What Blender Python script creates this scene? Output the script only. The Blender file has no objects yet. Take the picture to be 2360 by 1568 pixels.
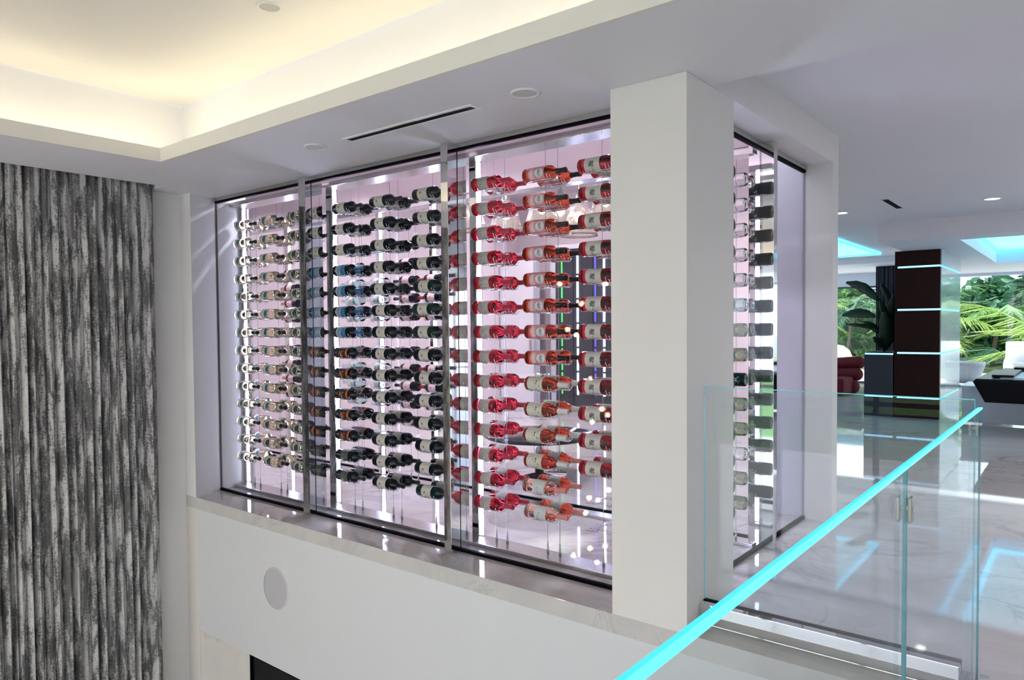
import bpy, bmesh, math, random
from mathutils import Vector, Matrix
random.seed(7)
C = bpy.context.scene.collection
sc = bpy.context.scene
PI = math.pi

# ------------------------------------------------------------------ camera
RCW = ((0.780271, -0.012415, 0.625318), (0.625391, 0.02815, -0.779804), (-0.007921, 0.999527, 0.029729))
FPX = 1662.1257
EYE = 1.4
cam = bpy.data.cameras.new('camera')
camo = bpy.data.objects.new('camera', cam); C.objects.link(camo)
CAMROT = Matrix(RCW)
camo.matrix_world = Matrix.Translation((0, 0, EYE)) @ CAMROT.to_4x4()
cam.sensor_fit = 'HORIZONTAL'; cam.sensor_width = 36.0
cam.lens = FPX * 36.0 / 2360.0
cam.shift_y = 20.0 / 2360.0
cam.clip_start = 0.02; cam.clip_end = 500
sc.camera = camo

# ------------------------------------------------------------------ world, sun, exposure
vs = sc.view_settings
vs.view_transform = 'Standard'; vs.look = 'None'; vs.gamma = 1.0; vs.use_curve_mapping = False
vs.exposure = 0.2
sc.cycles.transparent_max_bounces = 20
sc.cycles.max_bounces = 9
sc.cycles.transmission_bounces = 8
sc.cycles.glossy_bounces = 4
sc.cycles.diffuse_bounces = 4
sc.cycles.use_adaptive_sampling = True
sc.cycles.adaptive_threshold = 0.18
sc.cycles.adaptive_min_samples = 16
sc.cycles.sample_clamp_indirect = 6.0
sc.cycles.caustics_refractive = False
sc.cycles.caustics_reflective = False
w = bpy.data.worlds.new('world'); sc.world = w; w.use_nodes = True
nt = w.node_tree; nt.nodes.clear()
wo = nt.nodes.new('ShaderNodeOutputWorld'); bg = nt.nodes.new('ShaderNodeBackground')
tc = nt.nodes.new('ShaderNodeTexCoord'); nz = nt.nodes.new('ShaderNodeTexNoise')
nz.inputs['Scale'].default_value = 2.2; nz.inputs['Detail'].default_value = 5
mp = nt.nodes.new('ShaderNodeMapping'); mp.inputs['Scale'].default_value = (1, 1, 2.6)
rp = nt.nodes.new('ShaderNodeValToRGB')
rp.color_ramp.elements[0].position = .38; rp.color_ramp.elements[0].color = (.62, .76, .95, 1)
rp.color_ramp.elements[1].position = .56; rp.color_ramp.elements[1].color = (.99, .975, .965, 1)
nt.links.new(tc.outputs['Generated'], mp.inputs['Vector']); nt.links.new(mp.outputs[0], nz.inputs['Vector'])
nt.links.new(nz.outputs['Fac'], rp.inputs[0]); nt.links.new(rp.outputs[0], bg.inputs['Color'])
bg.inputs['Strength'].default_value = 2.85
nt.links.new(bg.outputs[0], wo.inputs[0])
sun = bpy.data.lights.new('sun', 'SUN'); sun.energy = 3.0; sun.angle = math.radians(2); sun.color = (1, .95, .85)
suno = bpy.data.objects.new('sun', sun); C.objects.link(suno)
suno.rotation_euler = (math.radians(-24), math.radians(18), 0)   # high sun over the garden side
for nm, loc, rot, sx, sy in (('portal_rear', (1.2, -6.93, 1.2), (PI/2, 0, 0), 13.2, 3.2),
                             ('portal_garden', (-1, 18.7, 1.3), (-PI/2, 0, 0), 16, 2.4),
                             ('portal_side', (7.05, 15.0, 1.3), (0, PI/2, 0), 2.5, 6.6),
                             ('portal_near', (7.05, -4.0, 1.3), (0, PI/2, 0), 2.4, 5.6)):
    L = bpy.data.lights.new(nm, 'AREA'); L.shape = 'RECTANGLE'; L.size = sx; L.size_y = sy
    L.cycles.is_portal = True
    o = bpy.data.objects.new(nm, L); C.objects.link(o); o.location = loc; o.rotation_euler = rot

# ------------------------------------------------------------------ helpers
def at(u, v, axis, val):
    """world point seen at photo pixel (u,v) lying on the plane axis=val"""
    d = CAMROT @ Vector((u - 1180.0, -(v - 804.0), -FPX))
    e = (0, 0, EYE)[axis]
    t = (val - e) / d[axis]
    return Vector((0, 0, EYE)) + d * t

MATS = {}
def mat(name, col, rough=.5, metal=0, trans=0, ior=1.45, spec=.5, emit=None, estr=0, coat=0, alpha=1):
    if name in MATS: return MATS[name]
    m = bpy.data.materials.new(name); m.use_nodes = True
    b = m.node_tree.nodes['Principled BSDF']
    b.inputs['Base Color'].default_value = (*col, 1); b.inputs['Roughness'].default_value = rough
    b.inputs['Metallic'].default_value = metal; b.inputs['Transmission Weight'].default_value = trans
    b.inputs['IOR'].default_value = ior; b.inputs['Specular IOR Level'].default_value = spec
    b.inputs['Coat Weight'].default_value = coat
    if emit: b.inputs['Emission Color'].default_value = (*emit, 1); b.inputs['Emission Strength'].default_value = estr
    MATS[name] = m; return m
def bs(m): return m.node_tree.nodes['Principled BSDF']
def node(m, t, **kw):
    n = m.node_tree.nodes.new(t)
    for k, v in kw.items(): setattr(n, k, v)
    return n
def link(m, a, b): m.node_tree.links.new(a, b)
def ramp(m, fac, stops):
    r = node(m, 'ShaderNodeValToRGB')
    e = r.color_ramp.elements
    while len(e) < len(stops): e.new(.5)
    for i, (p, c) in enumerate(stops): e[i].position = p; e[i].color = (*c, 1)
    link(m, fac, r.inputs[0]); return r.outputs[0]
def coords(m, scale=(1, 1, 1), obj=True):
    t = node(m, 'ShaderNodeTexCoord'); p = node(m, 'ShaderNodeMapping')
    p.inputs['Scale'].default_value = scale
    link(m, t.outputs['Object' if obj else 'UV'], p.inputs['Vector']); return p.outputs[0]
def noise(m, vec, scale, detail=4, rough=.5, dist=0):
    n = node(m, 'ShaderNodeTexNoise'); n.inputs['Scale'].default_value = scale
    n.inputs['Detail'].default_value = detail; n.inputs['Roughness'].default_value = rough
    n.inputs['Distortion'].default_value = dist
    link(m, vec, n.inputs['Vector']); return n.outputs['Fac']
def bump(m, fac, strength, dist=.01):
    b = node(m, 'ShaderNodeBump'); b.inputs['Strength'].default_value = strength; b.inputs['Distance'].default_value = dist
    link(m, fac, b.inputs['Height']); link(m, b.outputs[0], bs(m).inputs['Normal'])
def math_(m, op, a, b=None, clamp=False):
    n = node(m, 'ShaderNodeMath', operation=op, use_clamp=clamp)
    for i, x in enumerate((a, b)):
        if x is None: continue
        if isinstance(x, (int, float)): n.inputs[i].default_value = x
        else: link(m, x, n.inputs[i])
    return n.outputs[0]
def mixc(m, fac, a, b):
    n = node(m, 'ShaderNodeMix', data_type='RGBA')
    for s, x in ((0, fac), (6, a), (7, b)):
        if isinstance(x, (int, float)): n.inputs[s].default_value = x
        elif isinstance(x, tuple): n.inputs[s].default_value = (*x, 1)
        else: link(m, x, n.inputs[s])
    return n.outputs[2]

def glass_mat(name, tint=(.97, .985, .985), ior=1.5, gain=1.0):
    """clear architectural pane: see-through with a fresnel mirror on top"""
    m = bpy.data.materials.new(name); m.use_nodes = True
    n = m.node_tree.nodes; n.clear()
    out = n.new('ShaderNodeOutputMaterial'); mx = n.new('ShaderNodeMixShader')
    tr = n.new('ShaderNodeBsdfTransparent'); gl = n.new('ShaderNodeBsdfGlossy'); fr = n.new('ShaderNodeFresnel')
    tr.inputs[0].default_value = (*tint, 1); gl.inputs['Roughness'].default_value = 0.0
    gl.inputs['Color'].default_value = (.95, .97, 1, 1); fr.inputs['IOR'].default_value = ior
    geo = n.new('ShaderNodeNewGeometry')     # same index whichever side the pane is seen from
    m.node_tree.links.new(math_(m, 'ADD', ior, math_(m, 'MULTIPLY', geo.outputs['Backfacing'], 1 / ior - ior)), fr.inputs['IOR'])
    fac = fr.outputs[0]
    if gain != 1: fac = math_(m, 'MULTIPLY', fac, gain, True)
    l = m.node_tree.links
    l.new(fac, mx.inputs[0]); l.new(tr.outputs[0], mx.inputs[1]); l.new(gl.outputs[0], mx.inputs[2]); l.new(mx.outputs[0], out.inputs[0])
    MATS[name] = m; return m

# ---- meshes
def link_obj(name, me, m=None, parent=None, loc=None):
    o = bpy.data.objects.new(name, me); C.objects.link(o)
    if m is not None:
        ms = m if isinstance(m, (list, tuple)) else [m]
        if not me.materials:
            for x in ms: me.materials.append(x)
    if parent: o.parent = parent
    if loc is not None: o.location = loc
    return o
def mesh(name, verts, faces, smooth=False):
    me = bpy.data.meshes.new(name); me.from_pydata([tuple(v) for v in verts], [], faces); me.update()
    if smooth: me.polygons.foreach_set('use_smooth', [True] * len(me.polygons))
    return me
class MB:
    def __init__(s): s.v = []; s.f = []; s.mi = []
    def add(s, v, f, mi=0):
        k = len(s.v); s.v += [tuple(x) for x in v]; s.f += [tuple(i + k for i in q) for q in f]; s.mi += [mi] * len(f); return s
    def box(s, x0, x1, y0, y1, z0, z1, mi=0):
        v = [(x, y, z) for z in (z0, z1) for y in (y0, y1) for x in (x0, x1)]
        return s.add(v, [(0, 2, 3, 1), (4, 5, 7, 6), (0, 1, 5, 4), (2, 6, 7, 3), (0, 4, 6, 2), (1, 3, 7, 5)], mi)
    def prism(s, poly, z0, z1, mi=0):
        n = len(poly)
        v = [(x, y, z0) for x, y in poly] + [(x, y, z1) for x, y in poly]
        f = [tuple(range(n - 1, -1, -1)), tuple(range(n, 2 * n))] + [(i, (i + 1) % n, n + (i + 1) % n, n + i) for i in range(n)]
        return s.add(v, f, mi)
    def tube(s, pts, r, seg=6, mi=0, cap=True):
        pts = [Vector(p) for p in pts]; rs = r if isinstance(r, (list, tuple)) else [r] * len(pts)
        v = []; f = []
        up = Vector((0, 0, 1))
        for i, p in enumerate(pts):
            d = (pts[min(i + 1, len(pts) - 1)] - pts[max(i - 1, 0)]).normalized()
            a = d.cross(up if abs(d.z) < .95 else Vector((1, 0, 0))).normalized(); b = d.cross(a)
            for k in range(seg):
                t = 2 * PI * k / seg; v.append(p + (a * math.cos(t) + b * math.sin(t)) * rs[i])
        for i in range(len(pts) - 1):
            for k in range(seg):
                f.append((i * seg + k, i * seg + (k + 1) % seg, (i + 1) * seg + (k + 1) % seg, (i + 1) * seg + k))
        if cap: f.append(tuple(range(seg))); f.append(tuple(range((len(pts) - 1) * seg, len(pts) * seg))[::-1])
        return s.add(v, f, mi)
    def lathe(s, prof, axis='z', seg=24, mi=0, org=(0, 0, 0), a0=0, a1=2 * PI):
        """prof: (along, radius)"""
        v = []; f = []; full = abs(a1 - a0 - 2 * PI) < 1e-6; n = seg if full else seg + 1
        for (h, r) in prof:
            for k in range(n):
                t = a0 + (a1 - a0) * k / seg; c, q = math.cos(t) * r, math.sin(t) * r
                p = (c, q, h) if axis == 'z' else ((h, c, q) if axis == 'x' else (c, h, q))
                v.append((p[0] + org[0], p[1] + org[1], p[2] + org[2]))
        for i in range(len(prof) - 1):
            for k in range(seg):
                k2 = (k + 1) % n
                f.append((i * n + k, i * n + k2, (i + 1) * n + k2, (i + 1) * n + k))
        return s.add(v, f, mi)
    def sphere(s, c, r, seg=12, rings=8, mi=0, sc_=(1, 1, 1)):
        v = []; f = []
        for i in range(rings + 1):
            p = PI * i / rings
            for k in range(seg):
                t = 2 * PI * k / seg
                v.append((c[0] + r * sc_[0] * math.sin(p) * math.cos(t), c[1] + r * sc_[1] * math.sin(p) * math.sin(t), c[2] + r * sc_[2] * math.cos(p)))
        for i in range(rings):
            for k in range(seg): f.append((i * seg + k, (i + 1) * seg + k, (i + 1) * seg + (k + 1) % seg, i * seg + (k + 1) % seg))
        return s.add(v, f, mi)
    def me(s, name, smooth=False, bevel=0, merge=False):
        me = mesh(name, s.v, s.f, smooth)
        if any(s.mi): me.polygons.foreach_set('material_index', s.mi)
        bm = bmesh.new(); bm.from_mesh(me)
        if merge: bmesh.ops.remove_doubles(bm, verts=bm.verts, dist=1e-5)
        if bevel: bmesh.ops.bevel(bm, geom=list(bm.edges), offset=bevel, segments=2, affect='EDGES', profile=.6)
        bmesh.ops.recalc_face_normals(bm, faces=bm.faces)
        bm.to_mesh(me); bm.free()
        return me
    def build(s, name, m, parent=None, smooth=False, bevel=0, merge=False):
        return link_obj(name, s.me(name, smooth, bevel, merge), m, parent)
def box(name, m, x0, x1, y0, y1, z0, z1, parent=None, bevel=0):
    return MB().box(x0, x1, y0, y1, z0, z1).build(name, m, parent, bevel=bevel)
def tag(o, label=None, cat=None, group=None, kind=None):
    if label: o['label'] = label
    if cat: o['category'] = cat
    if group: o['group'] = group
    if kind: o['kind'] = kind
    return o
def struct(o, label=None): 
    o['kind'] = 'structure'
    if label: o['label'] = label
    return o
def empty(name, loc=(0, 0, 0)):
    o = bpy.data.objects.new(name, None); C.objects.link(o); o.location = loc; return o

# ------------------------------------------------------------------ materials
paint = mat('paint_white', (.775, .77, .775), .55)
n_ = noise(paint, coords(paint), 90, 2); bump(paint, n_, .03, .002)
ceilp = mat('ceiling_led_tint', (.79, .80, .855), .6)  # lilac LED glow on the ceilings is put into this colour
trayp = mat('tray_paint', (.80, .785, .75), .6)
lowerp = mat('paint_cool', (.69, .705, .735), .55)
pillarp = mat('paint_ivory', (.765, .745, .725), .55)
pinkp = mat('pink_lit_plaster', (.76, .675, .71), .6)  # pink light on the plaster is put into the colour
steel = mat('polished_steel', (.74, .74, .75), .035, 1)
brushed = mat('brushed_steel', (.55, .55, .55), .22, 1)
chrome = mat('chrome_wire', (.85, .86, .9), .08, 1)
blackm = mat('black_gasket', (.004, .004, .007), .6, spec=.05)
led = mat('led_white', (1, 1, 1), .5, emit=(.70, .72, 1.0), estr=30)
cyan_led = mat('led_cyan', (.3, .9, 1), .5, emit=(.06, .62, 1.0), estr=2.2)
ice_led = mat('led_ice', (.6, .85, 1), .5, emit=(.30, .62, 1.0), estr=1.3)
warm_led = mat('led_warm', (1, .9, .7), .5, emit=(1.0, .86, .56), estr=8.5)
pane = glass_mat('clear_pane', (.965, .97, .985), gain=.16)
railglass = glass_mat('rail_glass', (.95, .98, .985), gain=.5)
farpane = glass_mat('window_pane', (.94, .98, .985))
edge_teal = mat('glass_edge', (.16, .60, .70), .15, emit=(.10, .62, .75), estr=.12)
joint_teal = mat('glass_joint', (.03, .30, .36), .15)
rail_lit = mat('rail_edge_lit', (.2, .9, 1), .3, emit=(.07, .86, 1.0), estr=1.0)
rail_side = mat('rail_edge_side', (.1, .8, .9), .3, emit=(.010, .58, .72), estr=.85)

def marble(name, base, vein, rough, sc_=1.0, vw=.03):
    m = mat(name, base, rough, coat=.0)
    co = coords(m, (1, 1, 1))
    f1 = noise(m, co, 1.1 * sc_, 6, .6, 1.6)
    v1 = math_(m, 'ABSOLUTE', math_(m, 'SUBTRACT', f1, .5))
    f2 = noise(m, coords(m, (1, 2.3, 1)), 2.3 * sc_, 5, .6, 2.0)
    v2 = math_(m, 'ABSOLUTE', math_(m, 'SUBTRACT', f2, .47))
    c1 = ramp(m, v1, [(0, (1, 1, 1)), (vw, (0, 0, 0))]); c2 = ramp(m, v2, [(0, (.5, .5, .5)), (vw * .6, (0, 0, 0))])
    cloud = noise(m, co, .8 * sc_, 3)
    k = math_(m, 'MULTIPLY', math_(m, 'MAXIMUM', c1, c2), ramp(m, cloud, [(.42, (0, 0, 0)), (.62, (1, 1, 1))]), True)
    soft = ramp(m, noise(m, coords(m, (1, 3, 1)), 1.3 * sc_, 4, .55, .8), [(.35, tuple(x * .9 for x in base)), (.65, base)])
    link(m, mixc(m, math_(m, 'MULTIPLY', k, .75), soft, vein), bs(m).inputs['Base Color'])
    return m
floorm = marble('marble_floor', (.56, .545, .56), (.28, .26, .28), .035)
ledgem = marble('marble_ledge', (.62, .61, .605), (.42, .43, .40), .05, 2.2, .02)

# ------------------------------------------------------------------ the setting
YF = 3.01        # face of the slab, pillar and lower wall
YG = 3.29        # main glass
CZ = 2.53        # near ceiling
CZ2 = 2.73       # gallery ceiling
CELL_B = 4.60    # back glass of the cellar
fb = MB()
fb.prism([(-.36, -7), (7, -7), (7, YF), (-.36, YF)], -.3, 0)
fl = struct(fb.build('floor', floorm), 'polished pale marble gallery floor')
f2 = MB(); f2.box(-12, 7, YG - .005, 18.6, -.3, 0)
struct(f2.build('floor', floorm), 'polished marble floor running on to the garden windows')
struct(box('floor_ledge', ledgem, -5.975, 7, YF, YG - .005, -.095, 0, bevel=.003), 'veined marble ledge in front of the wine wall')
struct(box('floor_lower', mat('lower_floor', (.76, .74, .72), .2), -6.2, 7, -7, YF, -3.5, -3.4), 'living room floor below')

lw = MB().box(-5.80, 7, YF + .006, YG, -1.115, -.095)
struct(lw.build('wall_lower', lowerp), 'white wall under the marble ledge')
cream = marble('cream_marble', (.74, .72, .69), (.55, .53, .50), .25, 1.2, .02)
fs = MB()
fs.box(-5.80, -5.055, YF + .016, YG, -3.4, -1.115); fs.box(-3.3, 7, YF + .016, YG, -3.4, -1.115); fs.box(-5.055, -3.3, YF + .016, YG, -3.4, -2.6)
struct(fs.build('wall_fireplace', cream), 'cream fireplace wall below')
fp = empty('fireplace', (-4.18, YF + .02, -2.6)); tag(fp, 'black recessed fireplace opening at the bottom edge, under the round speaker', 'fireplace')
o = box('firebox', mat('firebox_black', (.004, .004, .005), .7), -.87, .87, .02, .25, 0, 1.483, fp)  # plain black block fills the opening
fr_ = MB()
for a in ((-.875, -.862, 0, 1.485), (.862, .875, 0, 1.485), (-.875, .875, 1.472, 1.485)): fr_.box(a[0], a[1], -.008, .05, a[2], a[3])
fr_.build('frame', blackm, fp)

# left wall (curtain wall), pilaster and window jamb
struct(box('wall_left', paint, -6.2, -5.975, -7, YG, -3.4, 3.1), 'white wall behind the curtain')
struct(MB().prism([(-5.98, YF), (-5.805, YF), (-5.905, YG), (-5.93, 3.62), (-5.98, 3.62)], -.0, CZ).build('wall_jamb', paint), 'white return at the left end of the wine wall')
struct(box('trim_1', mat('paint_warm', (.74, .71, .68), .55), -5.975, -5.80, YF + .002, YG, -3.4, -.095), 'narrow white pilaster under the ledge end')
# pillar and gallery wall
struct(box('wall_pillar', pillarp, -1.80, -1.41, YF, 3.553, 0, CZ - .001), 'white square pillar between the two glass walls')
struct(box('wall_gallery', paint, -1.605, -1.41, 5.35, 5.48, 0, CZ), 'white wall end beyond the side glass')
struct(box('wall_return', mat('lilac_paint', (.70, .69, .78), .5), -1.98, -1.606, 5.37, 5.48, 0, 2.86), 'lilac wall seen through the side glass')
struct(box('wall_fascia', paint, -1.62, -1.41, 3.2701, 5.48, CZ, CZ2), 'white fascia above the side glass')
# ceilings
TX, TY = -4.888, 2.335
# hollow the tray ledge: real shelf 0.32 m deep behind a 0.09 m lip
TX1, TY0 = 3.2, -3.6
cb = MB()
# shelves (0.32 m) behind a lip 0.09 m high, on all four sides of the tray
cb.box(TX - .32, TX - .025, TY0 - .32, TY + .32, CZ, CZ + .06); cb.box(TX1 + .025, TX1 + .32, TY0 - .32, TY + .32, CZ, CZ + .06)
cb.box(TX - .025, TX1 + .025, TY + .025, TY + .32, CZ, CZ + .06); cb.box(TX - .025, TX1 + .025, TY0 - .32, TY0 - .025, CZ, CZ + .06)
lip = MB(); lip.box(TX - .025, TX, TY0 - .025, TY + .025, CZ, CZ + .092); lip.box(TX1, TX1 + .025, TY0 - .025, TY + .025, CZ, CZ + .092)
lip.box(TX, TX1, TY, TY + .025, CZ, CZ + .092); lip.box(TX, TX1, TY0 - .025, TY0, CZ, CZ + .092)
struct(lip.build('trim_4', trayp), 'cream lip around the raised ceiling tray')
cb.box(-5.70, TX - .32, -7, 3.27, CZ, 3.06); cb.box(TX1 + .32, 7, -7, 3.27, CZ, 3.06)
cb.box(TX - .32, TX1 + .32, TY + .32, 3.27, CZ, 3.06); cb.box(TX - .32, TX1 + .32, -7, TY0 - .32, CZ, 3.06)
cb.box(-5.975, -5.70, 2.74, 3.27, CZ, 3.06); cb.box(-5.975, -1.605, 3.27, 3.42, CZ, 3.06)
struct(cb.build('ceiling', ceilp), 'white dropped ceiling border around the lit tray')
tr_ = MB().box(TX - .31, TX1 + .31, TY0 - .31, TY + .31, 3.03, 3.06)
struct(tr_.build('ceiling_tray', trayp), 'raised tray ceiling lit by a warm cove')
cl = empty('cove_light', (TX, TY, CZ + .06)); tag(cl, 'warm cove light strip hidden behind the ceiling tray lip', 'light')
hx, hy = TX1 - TX, TY0 - TY
for a in ((-.16, -.13, hy - .16, .16), (hx + .13, hx + .16, hy - .16, .16), (-.13, hx + .13, .13, .16), (-.13, hx + .13, hy - .16, hy - .13)):
    MB().box(a[0], a[1], a[2], a[3], .005, .02).build('strip', warm_led, cl)
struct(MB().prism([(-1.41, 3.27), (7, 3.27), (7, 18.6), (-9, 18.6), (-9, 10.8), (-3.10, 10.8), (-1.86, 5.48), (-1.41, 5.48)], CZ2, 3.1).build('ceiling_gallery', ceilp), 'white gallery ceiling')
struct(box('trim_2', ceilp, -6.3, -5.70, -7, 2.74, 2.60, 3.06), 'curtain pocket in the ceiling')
struct(box('wall_right', paint, 7, 7.2, -7, 18.6, -3.4, 0), 'white wall under the added side windows')
struct(box('wall_right_upper', paint, 7, 7.2, -1.1, 11.6, 0, 3.06), 'white wall right of the gallery')
struct(box('wall_right_head', paint, 7, 7.2, -7, -1.1, 2.53, 3.06), 'white wall over the added near side window')
w7 = empty('fill_window_7', (7, -4.0, 0)); struct(w7, 'added side window behind the viewer, opened for fill light')  # unseen opening added to brighten the walls that face it
for i in range(4): box('window_frame', mat('dark_frame', (.08, .08, .09), .4), -.03, .03, -2.9 + 1.93 * i - .03, -2.9 + 1.93 * i + .03, 0, 2.53, w7)
w6 = empty('fill_window_6', (7, 15.1, 0)); struct(w6, 'added unseen window wall along the right side of the gallery')  # unseen glazing added to bring daylight into the gallery
rm = MB()
for i in range(4): rm.box(-.03, .03, -3.47 + 2.31 * i - .03, -3.47 + 2.31 * i + .03, 0, 2.73)
for z in (.03, 2.65): rm.box(-.03, .03, -3.5, 3.5, z - .03, z + .08)
rm.build('window_frame', mat('dark_frame', (.08, .08, .09), .4), w6)
struct(box('ground_side', mat('terrace', (.80, .79, .76), .7), 7.2, 30, -7, 24, -.25, -.02), 'pale terrace along the added side windows')

# rear window wall of the living room (behind the viewer, seen in reflections)
rw = empty('window_4', (0, -7, 0)); struct(rw, 'tall rear window wall of the living room')
rm = MB()
for x in [-6.1 + 1.64 * i for i in range(9)]: rm.box(x - .04, x + .04, -.06, .06, -3.4, 3.06)
for z in (-3.37, -.15, .05, 3.0): rm.box(-6.1, 7, -.05, .05, z - .04, z + .04)
rm.build('window_frame', mat('dark_frame', (.08, .08, .09), .4), rw)
rg = empty('ground_rear', (0, 0, 0))
struct(rg)
box('deck', mat('terrace', (.80, .79, .76), .7), -30, 30, -22, -7.1, -3.5, -3.45, rg)
box('lawn', mat('lawn', (.10, .22, .06), .9), -30, 30, -60, -22, -3.5, -3.46, rg)

# ------------------------------------------------------------------ main glass wall
w1 = empty('window_1', (-3.85, YG, 0)); struct(w1, 'tall frameless glass wall of the wine cellar')
WX = -3.85
FINS = ((-4.628, -4.547, 3.235, 3.388), (-3.121, -3.062, 3.205, 3.372))
cuts = [-5.905, -4.587, -3.09, -1.79]
for i in range(3):
    box('glass_pane', pane, cuts[i] + .004 - WX, cuts[i + 1] - .004 - WX, -.006, .006, .02, 2.495, w1)
for i in range(3):
    box('header', brushed, cuts[i] - WX, cuts[i + 1] - WX, -.02, .02, 2.502, CZ, w1)
    box('gasket', blackm, cuts[i] - WX, cuts[i + 1] - WX, -.012, .012, 2.488, 2.502, w1)
    box('track', blackm, cuts[i] - WX, cuts[i + 1] - WX, -.012, .012, .0, .02, w1)
box('edge_seal', mat('seal', (.12, .1, .11), .4), -5.905 - WX, -5.899 - WX, -.008, .008, 0, 2.49, w1)
for k, (xa, xb, ya, yb) in enumerate(FINS):
    f = box('mullion', steel, xa - WX, xb - WX, ya - YG, yb - YG, 0, CZ, w1, bevel=.0015)
    f['label'] = 'polished mirror-steel post between the glass panes'
    box('joint', blackm, xb - WX - .001, xb - WX + .0012, -.003, .003, 0, 2.49, w1)

# side glass wall
w2 = empty('window_2', (-1.605, 4.45, 0)); struct(w2, 'side glass wall of the wine cellar beside the gallery')
SY = 4.45
for a, b in ((3.553, 4.476), (4.539, 5.35)):
    box('glass_pane', pane, -.006, .006, a - SY, b - SY, .02, 2.485, w2)
    box('header', brushed, -.02, .02, a - SY, b - SY, 2.497, CZ, w2)
    box('gasket', blackm, -.012, .012, a - SY, b - SY, 2.483, 2.497, w2)
    box('track', blackm, -.012, .012, a - SY, b - SY, 0, .02, w2)
box('edge_seal', mat('seal2', (.35, .36, .42), .3), -.008, .008, 5.346 - SY, 5.352 - SY, 0, 2.49, w2)
f = box('mullion', steel, -.075, .083, 4.476 - SY, 4.539 - SY, 0, CZ, w2, bevel=.0015)
f['label'] = 'polished mirror-steel post in the side glass'

# cellar shell
struct(box('ceiling_cellar', pinkp, -8.3, -1.62, 3.42, CELL_B + .1, 2.86, 2.95), 'cellar ceiling with pink light put into its colour')
struct(box('wall_cellar', pinkp, -8.4, -8.3, 3.3, 12, 0, 3.9), 'pale end wall of the cellar')
struct(box('wall_cellar_front', paint, -8.3, -5.98, 3.4, 3.62, 0, 2.95), 'white wall left of the wine wall')

# back glass
w3 = empty('window_3', (-4.6, CELL_B, 0)); struct(w3, 'rear glass of the wine cellar')
for i in range(4):
    xa = -8.3 + 1.67 * i; box('glass_pane', pane, xa + .003 + 4.6, xa + 1.667 + 4.6, -.006, .006, .03, 2.5, w3)
box('header', brushed, -3.7, 2.98, -.02, .02, 2.5, 2.54, w3); box('track', blackm, -3.7, 2.98, -.012, .012, 0, .03, w3)

# ------------------------------------------------------------------ wine rack frames with light posts
def frame(x0, x1, y0, y1, yl, posts, label, zt):
    r = empty('wine_rack_frame', ((x0 + x1) / 2, (y0 + y1) / 2, 0)); tag(r, label, 'rack frame')
    cx, cy = r.location.x, r.location.y
    box('base_rail', brushed, x0 - cx, x1 - cx, y0 - cy, y1 - cy, 0, .022, r, bevel=.002)
    box('top_rail', brushed, x0 - cx, x1 - cx, y0 - cy, y1 - cy, zt - .035, zt, r, bevel=.002)
    for (a, b) in posts:
        box('post', steel, a - cx, b - cx, yl - .03 - cy, yl + .03 - cy, .022, zt - .035, r, bevel=.002)
        o = box('light_strip', led, b - cx, b + .015 - cx, yl - .008 - cy, yl + .006 - cy, .03, zt - .04, r, bevel=.003)
        o['label'] = 'glowing white vertical light strip'
    return r
POST_Y = 3.555
frame(-5.965, -1.62, 3.42, 3.585, POST_Y, ((-5.945, -5.905), (-4.685, -4.615), (-3.175, -3.12)), 'steel frame of the front wine rack with light posts', 2.51)
up = empty('cove_light', (-3.8, 3.5, 2.512)); tag(up, 'added hidden light strip brightening the cellar ceiling above the rack', 'light')  # uplight added to brighten the underlit cellar ceiling
box('strip', mat('added_pink_uplight', (1, .9, .95), .5, emit=(1, .80, .86), estr=15), -2.1, 2.1, -.04, .02, 0, .01, up)
frame(-8.2, -1.64, 4.44, 4.56, 4.50, ((-6.66, -6.61), (-5.20, -5.165), (-4.50, -4.466)), 'steel frame of the rear wine rack with light posts', 2.50)
frame(-1.95, -1.70, 3.93, 4.01, 3.97, ((-1.85, -1.81),), 'steel frame with one light post behind the side glass', 2.50)

# ------------------------------------------------------------------ bottles
BORD = [(.010, .0), (.004, .022), (.0, .034), (.003, .0405), (.010, .0425), (.178, .0425), (.192, .0412), (.205, .0365), (.216, .027), (.226, .0185), (.238, .0152), (.280, .0145), (.284, .0162), (.297, .0162), (.300, .013), (.300, .0)]
BURG = [(.010, .0), (.004, .022), (.0, .034), (.003, .0415), (.010, .0430), (.140, .0430), (.160, .041), (.182, .0355), (.205, .027), (.225, .0195), (.243, .0160), (.280, .0146), (.284, .0160), (.297, .0160), (.300, .013), (.300, .0)]
def bottle_mat(name, col, base=None, rough=.02):
    return mat(name, col, rough, trans=1, ior=1.36, spec=.6)
rose_red = bottle_mat('rose_deep', (.50, .022, .040))
rose_orange = bottle_mat('rose_coral', (.66, .10, .05))
rose_pale = bottle_mat('rose_pale', (.90, .55, .42))
white_wine = bottle_mat('white_wine', (.80, .71, .50))
green_white = bottle_mat('green_glass', (.34, .40, .26))
clear_glass = bottle_mat('clear_bottle', (.92, .96, .96))
teal_glass = bottle_mat('teal_bottle', (.62, .85, .86))
dark_glass = mat('dark_bottle', (.005, .007, .011), .07, spec=.4)
dark_green = mat('dark_green_bottle', (.006, .022, .020), .07, spec=.4)
cap_black = mat('cap_black', (.012, .012, .015), .3)
cap_red = mat('cap_red', (.30, .02, .02), .3)
cap_crim = mat('cap_crimson', (.45, .03, .06), .35)
cap_copper = mat('cap_copper', (.75, .33, .16), .25, .8)
cap_blue = mat('cap_blue', (.02, .10, .22), .3)
cap_white = mat('cap_floral', (.72, .74, .70), .35)
cap_pink = mat('cap_pink', (.78, .30, .26), .35)

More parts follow.
